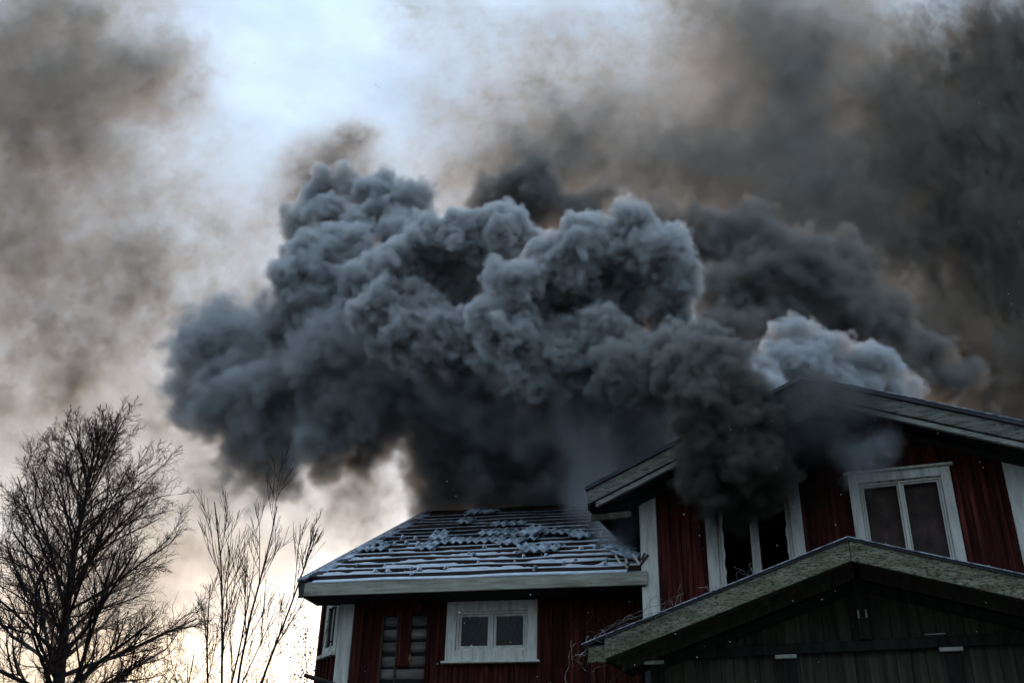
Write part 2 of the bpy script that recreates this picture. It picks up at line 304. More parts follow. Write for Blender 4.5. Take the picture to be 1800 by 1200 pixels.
# snow lying on the battens and behind them, lower rows thicker
def snow_strip(s0, s1, x0, x1, h):
    n = int((x1-x0)/0.06); v = []; f = []; t = Vector((0, 1, RSLOPE)).normalized(); o = Vector((0, EY, EZ))
    w0 = random.random()*10
    for i in range(n+1):
        x = x0+(x1-x0)*i/n; a = 0.5+0.5*sin(x*3.1+w0)+0.35*sin(x*9.3+w0*2)+random.uniform(-.15, .15)
        a = max(0.12, min(1, a)); sa = s1-(s1-s0)*a; hh = h*min(1, a*1.5)+random.uniform(0, .006)
        for s2, h2 in ((sa, 0.002), (sa+0.01, hh), ((sa+s1)/2, hh*1.15), (s1, hh*0.8), (s1, 0.002)):
            p = o+t*s2+DN*h2+Vector((x, 0, 0)); v.append(tuple(p))
    for i in range(n):
        for k in range(4): f.append((5*i+k, 5*i+k+1, 5*i+6+k, 5*i+5+k))
    mesh('snow_ridge', v, f, SNOW, AN, True)
s_ = 0.10
for k in range(12):
    if k < 7: snow_strip(s_+0.05+.02*k, s_+0.335, LX+0.15, RX-0.05-(0.05*k), 0.055-.004*k)
    else:
        for q in range(2):
            xa = random.uniform(LX+.2, RX-1.2); snow_strip(s_+0.20, s_+0.335, xa, xa+random.uniform(.5, 1.1), 0.03)
    s_ += 0.345
for k in range(15):   # snow lying on the battens
    s0 = 0.10+0.345*k
    roofbox('snow_line', SNOW if k < 6 else TILE, LX+0.14, RX-0.06-(.0 if k < 5 else random.uniform(.1, 1.2)), s0+0.002, s0+(0.05 if k < 6 else .035), 0.064, 0.072, bend=0.008)
def rbox(a, b_): return MB().box(a, b_)
# eaves board and gutter side
bevel(slant(AN, 'eaves_fascia', FASC, LX-0.02, 4.775, RX, 4.785, 0.17, EY-0.03, EY))
roofbox('eaves_snow', SNOW, LX+0.12, RX-0.25, -0.035, 0.09, 0.005, 0.022, bend=0.005)
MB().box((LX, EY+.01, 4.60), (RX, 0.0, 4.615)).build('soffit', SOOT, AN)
# verge along the left edge
t_ = Vector((0, 1, RSLOPE)).normalized()
roofbox('verge_board', SHEET, LX-0.045, LX-0.005, -0.06, SL+.05, -0.16, 0.05)
roofbox('verge_capping', FROST, LX-0.06, LX+0.045, -0.06, SL+.08, 0.052, 0.07)
for i in range(20):                                      # overlapped verge tiles
    s0 = 0.08+i*(SL-0.15)/20
    roofbox('verge_tile', TILE if i % 3 else SHEET, LX+0.03, LX+0.15+random.uniform(0, .03), s0, s0+0.33, 0.04+random.uniform(0, .015), 0.062+random.uniform(0, .012))
b = MB(); b.add([(LX-.06, EY-.05, 4.80), (LX+.03, EY-.05, 4.80), (LX+.03, EY-.035, 4.58), (LX-.03, EY-.035, 4.58), (LX-.06, EY+.35, 4.98), (LX+.0, EY+.35, 4.98), (LX+.0, EY+.35, 4.70), (LX-.03, EY+.35, 4.70)],
      [(0, 3, 2, 1), (4, 5, 6, 7), (0, 1, 5, 4), (1, 2, 6, 5), (2, 3, 7, 6), (3, 0, 4, 7)]); b.build('verge_end', SHEET, AN)
# loose pantiles
def tile_mesh(w_=0.245, l_=0.41):
    n = 17; v = []; f = []
    for j, (yy, dz) in enumerate(((0, 0.012), (l_, -0.0))):
        for lay in (0, 1):
            for i in range(n):
                u = i/(n-1); z = 0.021*sin(u*4*pi+0.4)+0.021
                v.append((u*w_, yy, z+dz+(0.014 if lay else 0)))
    A0, B0, A1, B1 = 0, n, 2*n, 3*n
    for i in range(n-1):
        f += [(B0+i, B0+i+1, B1+i+1, B1+i), (A0+i+1, A0+i, A1+i, A1+i+1), (A0+i, A0+i+1, B0+i+1, B0+i), (B1+i, B1+i+1, A1+i+1, A1+i)]
    f += [(A0, B0, B1, A1), (B0+n-1, A0+n-1, A1+n-1, B1+n-1)]
    me = bpy.data.meshes.new('roof_tile'); me.from_pydata(v, [], f); me.materials.append(TILE); me.update()
    me.polygons.foreach_set('use_smooth', [True]*len(me.polygons)); return me
TM = tile_mesh()
def roof_px(x, y):                                       # photo point -> (x, slope distance) on the roof plane
    d = ray(x, y); lo, ld = CAM-A.o, d
    cy, cz, dy, dz = lo@A.b, lo[2], ld@A.b, ld[2]
    t = (EZ+(cy-EY)*RSLOPE-cz)/(dz-dy*RSLOPE)
    return lo@A.u+t*(ld@A.u), (cy+t*dy-EY)/cos(radians(26.75))
rowpitch = 0.345
def put_tile(x, s, yaw=0.0, tiltx=0.0, h=0.062):
    o = bpy.data.objects.new('roof_tile', TM); COL.objects.link(o); o.parent = AN
    base = Vector((0, EY, EZ))+t_*s+DN*h+Vector((x, 0, 0))
    Rm = Matrix((Vector((1, 0, 0)), t_, DN)).transposed().to_4x4()
    o.matrix_local = Matrix.Translation(base) @ Rm @ Matrix.Rotation(yaw, 4, 'Z') @ Matrix.Rotation(tiltx, 4, 'X')
clusters = [(803, 834, 930), (865, 924, 934), (749, 881, 966), (840, 892, 951), (897, 1005, 950), (916, 955, 960), (951, 990, 980), (624, 668, 980), (733, 757, 977)]
for xa, xb, y in clusters:
    x0, s0 = roof_px(xa, y); x1, s1 = roof_px(xb, y)
    n = max(1, int(round((x1-x0)/0.235))); s0 = (s0+s1)/2
    for i in range(n):
        if n > 5 and random.random() < 0.1: continue
        put_tile(x0+(x1-x0)*i/n, s0+random.uniform(-.025, .025), random.uniform(-.07, .04), random.uniform(-.03, .05), 0.066+random.uniform(0, .012))
        if random.random() < 0.3: put_tile(x0+(x1-x0)*i/n+random.uniform(-.05, .05), s0+random.uniform(.0, .25), random.uniform(-.5, .3), random.uniform(-.1, .2), 0.12)
for px, py, yaw in ((868, 970, -.15), (884, 969, -.2), (915, 984, .35), (930, 984, .05), (816, 914, -.3), (838, 912, -.5), (1108, 1000, .7), (1120, 992, -.4), (1112, 985, 1.2), (1010, 960, .5)):
    x, s = roof_px(px, py); put_tile(x, min(s, SL-.1), yaw, random.uniform(-.05, .2), 0.08)
for i in range(60):                                      # small lumps: broken bits with snow
    x = random.uniform(LX+.3, RX-.1); s = random.uniform(.05, 2.8); r = random.uniform(.015, .045)
    p = Vector((x, EY, EZ))+t_*s+DN*(0.06); mb = MB(); mb.tube([p-t_*r, p+Vector((r*.4, 0, r*.6)), p+t_*r*1.2+Vector((r, 0, 0))], [r*.6, r, r*.4], 5)
    mb.build('rubble_piece', SNOW if i % 3 else TILE, AN, True)
for dx in (0.0, 0.09, 0.17):                             # broken rafters sticking out at the right end
    x, s = roof_px(1052+dx*110, 965); roofbox('broken_batten', BATTEN, x+dx*.5, x+dx*.5+0.035, s-0.15, s+0.35, 0.06, 0.10)
for i in range(7):                                       # wreck of boards by the wall
    p = Vector((1.86+random.uniform(-.15, .12), EY+.02+random.uniform(0, .12), 4.84+random.uniform(0, .1))); q = p+Vector((random.uniform(-.12, .12), random.uniform(-.05, .15), random.uniform(.02, .16)))
    MB().tube([p, q], [0.022, 0.018], 4).build('splintered_wood', (WHITE, BATTEN, GREYB)[i % 3], AN)

# ================================================================== MAIN HOUSE
oB = A.w(A.at(1144, 1000, 0.45)); B = Frame(radians(22.4), oB)
MH = empty('red_farmhouse', 'tall red gabled house with white casings and smoke pouring from its window', 'house', tuple(B.o), -B.a)
AX, AZ, GS = 2.10, 6.81, tan(radians(22.05))             # gable apex on the fascia plane
def gz(x): return AZ-abs(x-AX)*GS
TH = 0.27
w1 = (0.715, 1.86, 3.9, 5.735); w2 = (2.43, 3.545, 3.9, 5.735); cw = 0.135
h1 = (w1[0]+cw-.02, w1[1]-cw+.02, w1[2], w1[3]-cw+.02); h2 = (w2[0]+cw-.02, w2[1]-cw+.02, w2[2], w2[3]-cw+.02)
cutg = [(GS, 1, AZ-TH+AX*GS), (-GS, 1, AZ-TH-AX*GS)]
cladding(MH, 'board', 0.107, 4.10, 3.0, 6.7, 0.135, [h1, h2], cutg, REDS, jitter=0.005)
sheet(MH, 'wall', -0.10, 4.30, 0, 6.7, [h1, h2], cutg, SOOT, 0.012, 0.12)
MB().box((-0.10, 0.121, 0), (-0.02, 7.0, 5.4)).build('left_wall', RED, MH)
MB().box((4.22, 0.121, 0), (4.30, 7.0, 5.4)).build('right_wall', RED, MH)
MB().prism([(-.1, 0), (4.3, 0), (4.3, 5.6), (2.1, 6.5), (-.1, 5.6)], 7.0, 7.1).build('rear_wall', RED, MH)
MB().box((-.01, 0.13, 3.4), (4.21, 6.9, 3.5)).build('upper_floor', SOOT, MH)
MB().box((-.01, 2.6, 3.5), (4.21, 2.7, 6.0)).build('inner_wall', SOOT, MH)
for x0, x1 in ((-0.108, 0.105), (4.09, 4.31)):
    MB().box((x0, -0.045, 0), (x1, 0.0, 3.72)).build('shade_toned_corner_board', DARKW, MH)  # lower end of the corner board, coloured dark as the shade below the porch soffit
    bevel(MB().prism([(x0, 3.73), (x1, 3.73), (x1, gz(x1)-TH-.01), (x0, gz(x0)-TH-.01)], -0.05, 0.011).build('corner_board', WHITE, MH))
wi = window(MH, 'window', *w1, cw, -0.024, WHITES, sash=0.0001, mull=0.10, glass=False, sill=True)
for o in list(wi.children):
    if o.name.startswith('sash'): bpy.data.objects.remove(o)
for k, (a, c) in enumerate(((w1[0]+cw+.03, w1[0]+cw+.075), (w1[1]-cw-.075, w1[1]-cw-.03))):   # charred remains of the sash
    v = MB(); n = 24; poly = []
    for i in range(n+1):
        z = w1[2]+0.05+(w1[3]-w1[2]-0.3)*i/n; poly.append((z, random.uniform(0, .02)))
    pl = [(a if k == 0 else c, w1[2]+.05)]+[((c-r_) if k == 0 else (a+r_), z) for z, r_ in poly]+[(a if k == 0 else c, w1[3]-.25)]
    v.prism(pl if k == 0 else pl[::-1], -0.01, 0.02); v.build('charred_sash', WHITE, wi)
w2e = window(MH, 'window', *w2, .108, -0.024, sash=0.02, mull=0.036, glass=False)
for a_, b_ in ((w2[0]+.1, 2.99), (2.993, w2[1]-.1)): bevel(MB().box((a_, 0.05+(a_ > 2.9)*.006, 3.95), (b_, 0.075, w2[3]-.1)).build('inner_panel', CURT, w2e), 0.004)
# roof of the main house
for sgn, xe in ((-1, -0.64), (1, 4.84)):
    z0, z1 = gz(xe), AZ
    P = [(xe, z0), (xe, z0+0.05), (AX, z1+0.05), (AX, z1)]
    MB().prism([(xe, z0-.02), (xe, z0+.02), (AX, z1+.02), (AX, z1-.02)], -0.52, 7.2).build('roof_slope', SHEET, MH)
    # corrugated edge, fascia in two boards
    xi = xe+0.02 if sgn < 0 else xe-0.02
    bevel(slant(MH, 'rake_fascia', RAKE, xi, gz(xi), AX, AZ, 0.175, -0.575, -0.545, d=0.005))
    bevel(slant(MH, 'rake_trim', TRIM, xi+(.10 if sgn < 0 else -.10), gz(xi+(.10 if sgn < 0 else -.10)), AX, AZ, 0.065, -0.56, -0.50, d=0.195))
    slant(MH, 'roof_edge', SHEET, xe, gz(xe)+.05, AX, AZ+.05, 0.05, -0.60, -0.5)
    if sgn > 0:
        slant(MH, 'edge_frost', FROST, xe, gz(xe)+.062, AX+.5, gz(AX+.5)+.062, 0.012, -0.605, -0.5)
    # soffit boards along the overhang
    for k in range(5):
        MB().prism([(xe, z0-.045), (xe, z0-.022), (AX, z1-.022), (AX, z1-.045)], -0.535+k*0.105, -0.535+k*0.105+0.098).build('soffit_board', DARKW, MH)
    # purlins and inner rake trim against the wall
    slant(MH, 'wall_trim', DARKW, xe+(.5 if sgn < 0 else -.5), gz(xe+(.5 if sgn < 0 else -.5)), AX, AZ, 0.07, -0.10, -0.052, d=0.22)
    for q in (0.25, 0.62):
        x = AX+(xe-AX)*q; bevel(MB().box((x-.05, -0.5, gz(x)-.17), (x+.05, 0.0, gz(x)-.055)).build('purlin_end', DARKW, MH))
    xg = xe-0.0
    b = MB(); b.box((min(xe, xe-sgn*.03), -0.5, z0-.22), (max(xe, xe-sgn*.03), 7.0, z0-.03)); b.build('eaves_board', DARKW, MH)
b = MB(); b.tube([(-0.58, -0.30, 5.56), (-0.12, -0.30, 5.57)], [0.04, 0.04], 8); b.build('boxed_eaves', DARKW, MH)
bevel(MB().box((-0.62, -0.44, 5.36), (-0.11, -0.40, 5.44)).build('eaves_return', GREYB, MH))
for x, z in ((3.92, 0.05), (4.02, 0.09), (4.12, .06)):                       # a lump of ridge tiles behind the right verge
    MB().tube([(x-.09, -0.35, gz(x)+z+.02), (x+.09, -0.35, gz(x)+z)], [0.06, 0.07], 7).build('loose_roof_tile', SHEET, MH, True)

# ================================================================== PORCH (front gable)
oG = pt(1491, 945, 9.2); G = Frame(radians(22.4), oG)
PO = empty('gabled_porch', 'dark timber porch with mossy lichen covered gable boards and frosty roof edge', 'porch', tuple(G.o), -G.a)
PZ, PS = 4.40, tan(radians(18.0))
def pz(x): return PZ-abs(x)*PS
for sg in (-1, 1):
    xe = sg*2.42
    ts = 0.235
    bevel(slant(PO, 'rake_board', LICHEN, xe, pz(xe), sg*0.003, PZ, 0.195, -0.03, 0.0, d=0.028), 0.004)
    slant(PO, 'roof_edge', SHEET, sg*2.64, pz(sg*2.64), sg*.002, PZ, 0.022, -0.045, 0.02, d=0.006)
    slant(PO, 'frosted_edge', FROST, sg*2.65, pz(sg*2.65)+.006, sg*.002, PZ+.006, 0.010, -0.06, 0.03)
    MB().prism([(sg*2.64, pz(2.64)-.035), (sg*2.64, pz(2.64)-.012), (0, PZ-.012), (0, PZ-.035)], 0.021, 1.75).build('roof_slope', SHEET, PO)
    for k, (yy, dp) in enumerate(((0.22, .13), (0.48, .13), (0.70, .16))):
        slant(PO, 'rafter', (GREYB, GREYB, GREYB)[k], sg*2.45, pz(2.45), sg*.03, PZ, dp, yy, yy+0.05, d=0.05)
    for k in range(8): MB().prism([(sg*2.5, pz(2.5)-.049), (sg*2.5, pz(2.5)-.037), (0, PZ-.037), (0, PZ-.049)], .03+k*.21, .03+k*.21+.2).build('roof_underboard', DARKW, PO)
    # returned eaves end
    bevel(MB().box((min(xe, sg*2.60), 0.0, pz(2.60)-.185), (max(xe, sg*2.60), 0.05, pz(2.60)-.02)).build('eaves_end', LICHEN, PO))
cladding(PO, 'wall_board', -2.1, 2.1, 1.2, 4.3, 0.13, [], [(PS, 1, PZ-.21), (-PS, 1, PZ-.21)], GREYB, y=0.85, batten=False, jitter=0.008)
bevel(MB().box((-2.3, 0.74, 3.50), (2.3, 0.80, 3.60)).build('tie_beam', DARKW, PO))
for sg in (-1, 1):
    slant(PO, 'gable_beam', DARKW, sg*2.0, pz(2.0), sg*.01, PZ, 0.09, 0.72, 0.80, d=0.23)
bevel(MB().box((-.06, 0.70, 3.60), (.06, 0.74, 4.2)).build('king_post', DARKW, PO))
for x in (-.045, .028): MB().box((x, 0.685, 3.80), (x+.015, 0.70, 3.88)).build('white_peg', WHITE, PO)
MB().box((-.028, .69, 3.79), (.026, .70, 3.83)).build('red_tag', BATTEN, PO)
for x in (-2.06, -.72, .80):
    bevel(MB().box((x-.16, 0.70, 3.455), (x+.05, 0.739, 3.492)).build('white_plate', WHITE, PO))
    bevel(MB().box((x-.10, 0.745, 1.0), (x+.03, 0.80, 3.45)).build('post', DARKW, PO))
bevel(MB().box((0.53, .715, 3.615), (0.72, .73, 3.625)).build('thin_lath', WHITE, PO))
MB().prism([(-2.12, 0), (2.12, 0), (2.12, pz(2.12)-.06), (0, PZ-.06), (-2.12, pz(2.12)-.06)], 0.862, 0.90).build('backing', SOOT, PO)
for x in (-2.14, 2.10): MB().box((x, 0.75, 0), (x+.04, 1.9, pz(2.14)-.06)).build('side_wall', DARKW, PO)

# ================================================================== TREES
def rvec(s): return Vector((random.gauss(0, s), random.gauss(0, s), random.gauss(0, s)))
def limb(mb, p, d, length, r0, r1, seg, wig, up=0.0, k=5, droop=0.0):
    pts = [p.copy()]; rads = [r0]; dirs = [d.copy()]; d = d.normalized()
    for i in range(seg):
        d = (d+rvec(wig)+Vector((0, 0, up-droop*(i/seg)))).normalized(); p = p+d*(length/seg)
        pts.append(p.copy()); rads.append(r0+(r1-r0)*(i+1)/seg); dirs.append(d.copy())
    mb.tube(pts, rads, k); return pts, rads, dirs
def perp(d, ang):
    a = d.orthogonal().normalized(); a.rotate(Matrix.Rotation(random.uniform(0, 2*pi), 3, d)); v = d*cos(ang)+a*sin(ang); return v.normalized()
def grow(mb, tw, p, d, length, r, lvl, maxl, spread=0.6, kids=6, up=0.05, droop=0.12, tr=0.006):
    tgt = mb if lvl < 2 else tw
    seg = max(3, 6-lvl); pts, rads, dirs = limb(tgt, p, d, length, r, max(r*0.35, tr*.6), seg, 0.10+0.04*lvl, up, 5 if lvl < 2 else 3, droop if lvl >= 2 else 0)
    if lvl >= maxl: return
    n = kids if lvl < maxl-1 else kids+1
    for i in range(n):
        t = 0.18+0.80*(i+random.random()*.8)/n; j = min(int(t*seg), seg-1); q = pts[j].lerp(pts[j+1], t*seg-j)
        dd = perp(dirs[j+1], random.uniform(0.35, 0.35+spread)); dd = (dd+Vector((0, 0, 0.15))).normalized()
        grow(mb, tw, q, dd, length*random.uniform(.42, .62)*(1.12-t*.5), max(rads[j]*0.55, tr), lvl+1, maxl, spread, kids, up, droop, tr)
def birch(px, py, Y, top_px, height_scale=1.0):
    base = pt(px, py, Y); top = pt(top_px[0], top_px[1], Y); H = top[2]
    root = empty('bare_birch', 'tall bare birch tree with dense fine twigs on the left of the photo', 'tree', (base[0], base[1], 0))
    x0 = top[0]-base[0]
    mb = MB(); pts = []; rads = []; n = 14
    for i in range(n+1):
        t = i/n; pts.append(Vector((x0*t**1.5+0.12*sin(t*7), 0.1*sin(t*5), H*t*0.93))); rads.append(0.30*(1-t)**1.1+0.014)
    mb.tube(pts, rads, 9); mb.build('trunk', BARK, root, True)
    tw = MB()
    zlo = 0.36
    for i in range(60):
        t = zlo+(0.98-zlo)*(i/59)**0.9; j = min(int(t*n), n-1); q = pts[j].lerp(pts[j+1], t*n-j)
        az = i*2.4+random.uniform(-.4, .4); f = (t-zlo)/(1-zlo)
        el = radians(18+50*f+random.uniform(-6, 8)); L_ = H*(0.235*(1-f)**0.55+0.045)*(.8+.4*min(1, f/.3))*random.uniform(.85, 1.1)
        d = Vector((cos(az)*cos(el), sin(az)*cos(el)*.8, sin(el))); KD = 7 if f < .5 else (6 if f < .8 else 5)
        lb = MB(); grow(lb, tw, q, d, L_, max(rads[j]*0.40, .032), 0, 3, 0.6, KD, 0.06, 0.26, 0.0056)
        lb.build('limb', BARK, root, True)
    for az, el, t, ln in ((-.1, 66, .40, .36), (3.3, 68, .44, .34), (.3, 66, .55, .26)):
        j = min(int(t*n), n-1); d = Vector((cos(az)*cos(radians(el)), sin(az)*cos(radians(el)), sin(radians(el))))
        lb = MB(); grow(lb, tw, pts[j], d, H*ln, rads[j]*.38, 0, 3, 0.5, 8, 0.03, 0.20, 0.0056); lb.build('limb', BARK, root, True)
    o = tw.build('twigs', TWIG, root); o['kind'] = 'stuff'
    return root
birch(115, 1200, 30.0, (178, 738))
def fan(st, tw, p, d, length, r, lvl, maxl):
    tgt = st if lvl < 2 else tw
    pts, rads, dirs = limb(tgt, p, d, length, r, max(r*.4, .003), 7, 0.035, 0.035, 5 if lvl < 2 else 3)
    if lvl >= maxl: return
    for i in range((5, 5, 4)[min(lvl, 2)]):
        t = 0.12+0.80*(i+random.random())/5; q = int(t*7); dd = perp(dirs[min(q, 6)], random.uniform(.28, .55)); dd.y *= .7; dd.z += .12
        fan(st, tw, pts[min(q, 6)], dd.normalized(), length*random.uniform(.40, .72)*(1.1-.45*t), max(rads[min(q, 6)]*.6, .0042), lvl+1, maxl)
def sapling(px, py, Y, hpx, label, nst, lean=0.0, spread=.35, rr=.035, low=.95):
    base = pt(px, py, Y); zb = base[2]*low; top = pt(px, hpx, Y); H = top[2]
    root = empty('bare_sapling', label, 'tree', (base[0], base[1], 0), group='bare saplings beside the annex')
    tw = MB()
    for i in range(nst):
        u = (-1+2*(i+.5)/nst) if nst > 1 else 0
        lb = MB(); p0 = Vector((u*.15, random.uniform(-.1, .1), 0)); p1 = Vector((u*spread*1.6, random.uniform(-.2, .2), zb))
        mid = p0.lerp(p1, .5)+rvec(.05); lb.tube([p0, mid, p1], [rr*1.5, rr*1.2, rr], 6)
        d = Vector((u*spread+lean, random.uniform(-.1, .1), 1)).normalized()
        fan(lb, tw, p1, d, (H-zb)*random.uniform(.8, 1.02), rr, 0, 3); lb.build('stem', BARK, root, True)
    o = tw.build('twigs', TWIG, root); o['kind'] = 'stuff'
sapling(424, 1200, 14.6, 885, 'thin bare multi stemmed sapling with upright shoots left of the annex', 3, 0.04, .27, .02)
sapling(385, 1200, 23.0, 1000, 'smaller bare sapling between the birch and the tall sapling', 2, -0.10, .30, .026)
# distant scrub along the horizon
def shrub(x, Y, topy, label):
    b0 = pt(x, 1200, Y); H = pt(x, topy, Y)[2]
    root = empty('bare_shrub', label, 'shrub', (b0[0], b0[1], 0), group='bare scrub behind the birch')
    st = MB(); tw = MB()
    for i in range(9):
        d = Vector((random.uniform(-.5, .5), random.uniform(-.3, .3), 1)).normalized()
        grow(st, tw, Vector((random.uniform(-.8, .8), 0, 0)), d, H*random.uniform(.7, 1.0), .06, 0, 3, .7, 5, .05, .0, .012)
    st.build('stem', BARK, root, True); o = tw.build('twigs', TWIG, root); o['kind'] = 'stuff'
shrub(40, 42, 1120, 'bare scrub at the foot of the birch by the left edge of the photo')
shrub(225, 42, 1125, 'bare scrub rising just right of the birch trunk')
shrub(345, 46, 1150, 'low bare scrub between birch and sapling')
# climbing plant on the annex corner: twigs with small leaves
cl = empty('climbing_plant', 'leafy climber hanging at the left corner of the annex against the glow', 'plant', tuple(K.w((-kw-.02, 0, 0))), 0)
tw = MB(); lf = MB(); Lw = K.w((-kw, -.02, 0))
for i in range(9):
    p = Vector((random.uniform(-.12, .02), random.uniform(-.1, .1), 2.3)); pts, r_, d_ = limb(tw, p, Vector((random.uniform(-.05, .02), 0, 1)), 2.2, .009, .004, 12, .10, .02, 4)
    for q in pts[1:]:
        for _ in range(5):
            c = q+rvec(.07); r = random.uniform(.010, .024); n = rvec(1).normalized(); a = n.orthogonal().normalized()*r; b_ = n.cross(a).normalized()*r*.7
            lf.add([tuple(c-a), tuple(c-b_), tuple(c+a), tuple(c+b_)], [(0, 1, 2, 3)])
tw.build('vine_stem', BARK, cl)['kind'] = 'stuff'; o = lf.build('leaves', BARK, cl); o['kind'] = 'stuff'
b = MB(); p = pt(588, 1203, 12.2); q = pt(536, 1186, 12.4); b.tube([Vector(p), Vector(q)], [0.03, 0.025], 8)
tag(b.build('drain_pipe', DARKW), 'short dark pipe sticking out at the foot of the annex corner', 'pipe')
# frosty vine on the porch edge
vn = empty('frosty_vine', 'thin frosty vine tangled along the left edge of the porch roof', 'plant', tuple(G.o), -G.a)
mb = MB()
def gp(x, dz, y): return Vector((x, y, pz(x)+dz))
for i in range(9):
    x = random.uniform(-2.68, -2.2); p = gp(x, random.uniform(-.05, .05), random.uniform(-.08, .0)); pts = [p]; d = Vector((random.uniform(.3, 1), random.uniform(-.3, .3), random.uniform(-.2, .5))).normalized()
    for k in range(random.randint(6, 22)):
        d = (d+rvec(.22)+Vector((.12, 0, .03))).normalized(); p = p+d*.05
        if p.y > -.05: p.y = -.05
        if p.z < pz(p.x)-.12: p.z += .05
        pts.append(p.copy())
    mb.tube(pts, [.0026]*len(pts), 3)
for i in range(9):
    x = random.uniform(-2.75, -2.45); p = gp(x, random.uniform(-.3, .1), random.uniform(-.1, .02)); pts = [p]; d = rvec(1).normalized()
    for k in range(random.randint(5, 12)): d = (d+rvec(.4)+Vector((0, 0, -.05))).normalized(); p = p+d*.04; pts.append(p.copy())
    mb.tube(pts, [.0026]*len(pts), 3)
for i in range(26):
    x = random.choice((random.uniform(-2.1, -1.4), random.uniform(-1.4, -.9))); p = gp(x, random.uniform(.0, .02), random.uniform(-.04, .2)); pts = [p]; d = Vector((random.uniform(-1, 1), 0, .8)).normalized()
    for k in range(random.randint(4, 9)): d = (d+rvec(.5)+Vector((0, 0, -.08))).normalized(); p = p+d*.035; pts.append(p.copy())
    mb.tube(pts, [.0018]*len(pts), 3)
mb.build('vine_stem', VINE, vn)['kind'] = 'stuff'
vn2 = empty('dead_creeper', 'dead creeper clinging to the red annex wall right of its window', 'plant', tuple(A.o), -A.a)
mb = MB()
for i in range(34):
    p = Vector((random.uniform(1.0, 1.8), -.07, random.uniform(3.3, 4.35))); pts = [p]; d = rvec(1); d.y = 0; d.normalize()
    for k in range(random.randint(4, 9)): d = (d+rvec(.5)); d.y *= .2; d.normalize(); p = p+d*.04; p.y = min(p.y, -.055); pts.append(p.copy())
    mb.tube(pts, [.0018]*len(pts), 3)
mb.build('vine_stem', mat('dry_creeper', [(.3, (.08, .05, .04)), (.7, (.22, .17, .15))], bump=0), vn2)['kind'] = 'stuff'

# ================================================================== SMOKE
import openvdb as vdb
rng = np.random.default_rng(11)
def spectral(shape, beta, seed, aniso=(1, 1, 1), lo=1.0):
    """fractal noise with a power-law spectrum, zero mean, unit deviation"""
    r = np.random.default_rng(seed); f = np.fft.rfftn(r.standard_normal(shape).astype(np.float32))
    kx = np.fft.fftfreq(shape[0])*shape[0]*aniso[0]; ky = np.fft.fftfreq(shape[1])*shape[1]*aniso[1]; kz = np.fft.rfftfreq(shape[2])*shape[2]*aniso[2]
    k = np.sqrt(kx[:, None, None]**2+ky[None, :, None]**2+kz[None, None, :]**2); k[0, 0, 0] = 1
    f *= k**(-beta/2)*(k > lo*.5); f[0, 0, 0] = 0
    n = np.fft.irfftn(f, s=shape).astype(np.float32); return n/n.std()
def homog(name, color, sigma, aniso=0.0):
    m = bpy.data.materials.new(name); m.use_nodes = True; nt = m.node_tree; nt.nodes.clear()
    o = N(nt, 'ShaderNodeOutputMaterial'); v = N(nt, 'ShaderNodeVolumePrincipled'); nt.links.new(v.outputs[0], o.inputs['Volume'])
    v.inputs['Color'].default_value = (*color, 1); v.inputs['Density'].default_value = sigma; v.inputs['Anisotropy'].default_value = aniso
    return m
def blob_list(px):                                       # (photo x, photo y, radius in photo px, depth m) -> centre, radius in metres
    out = []
    for x, y, r, Y in px:
        c = pt(x, y, Y); out.append((c, r/FPX*np.linalg.norm(c-CAM)))
    return out
TILE_N = .6*spectral((160, 160, 160), 2.6, 5, lo=9)+1.2*(1-np.abs(spectral((160, 160, 160), 3.0, 6, lo=9)))
def rand_dir(n):
    v = rng.standard_normal((n, 3)); return v/np.linalg.norm(v, axis=1)[:, None]
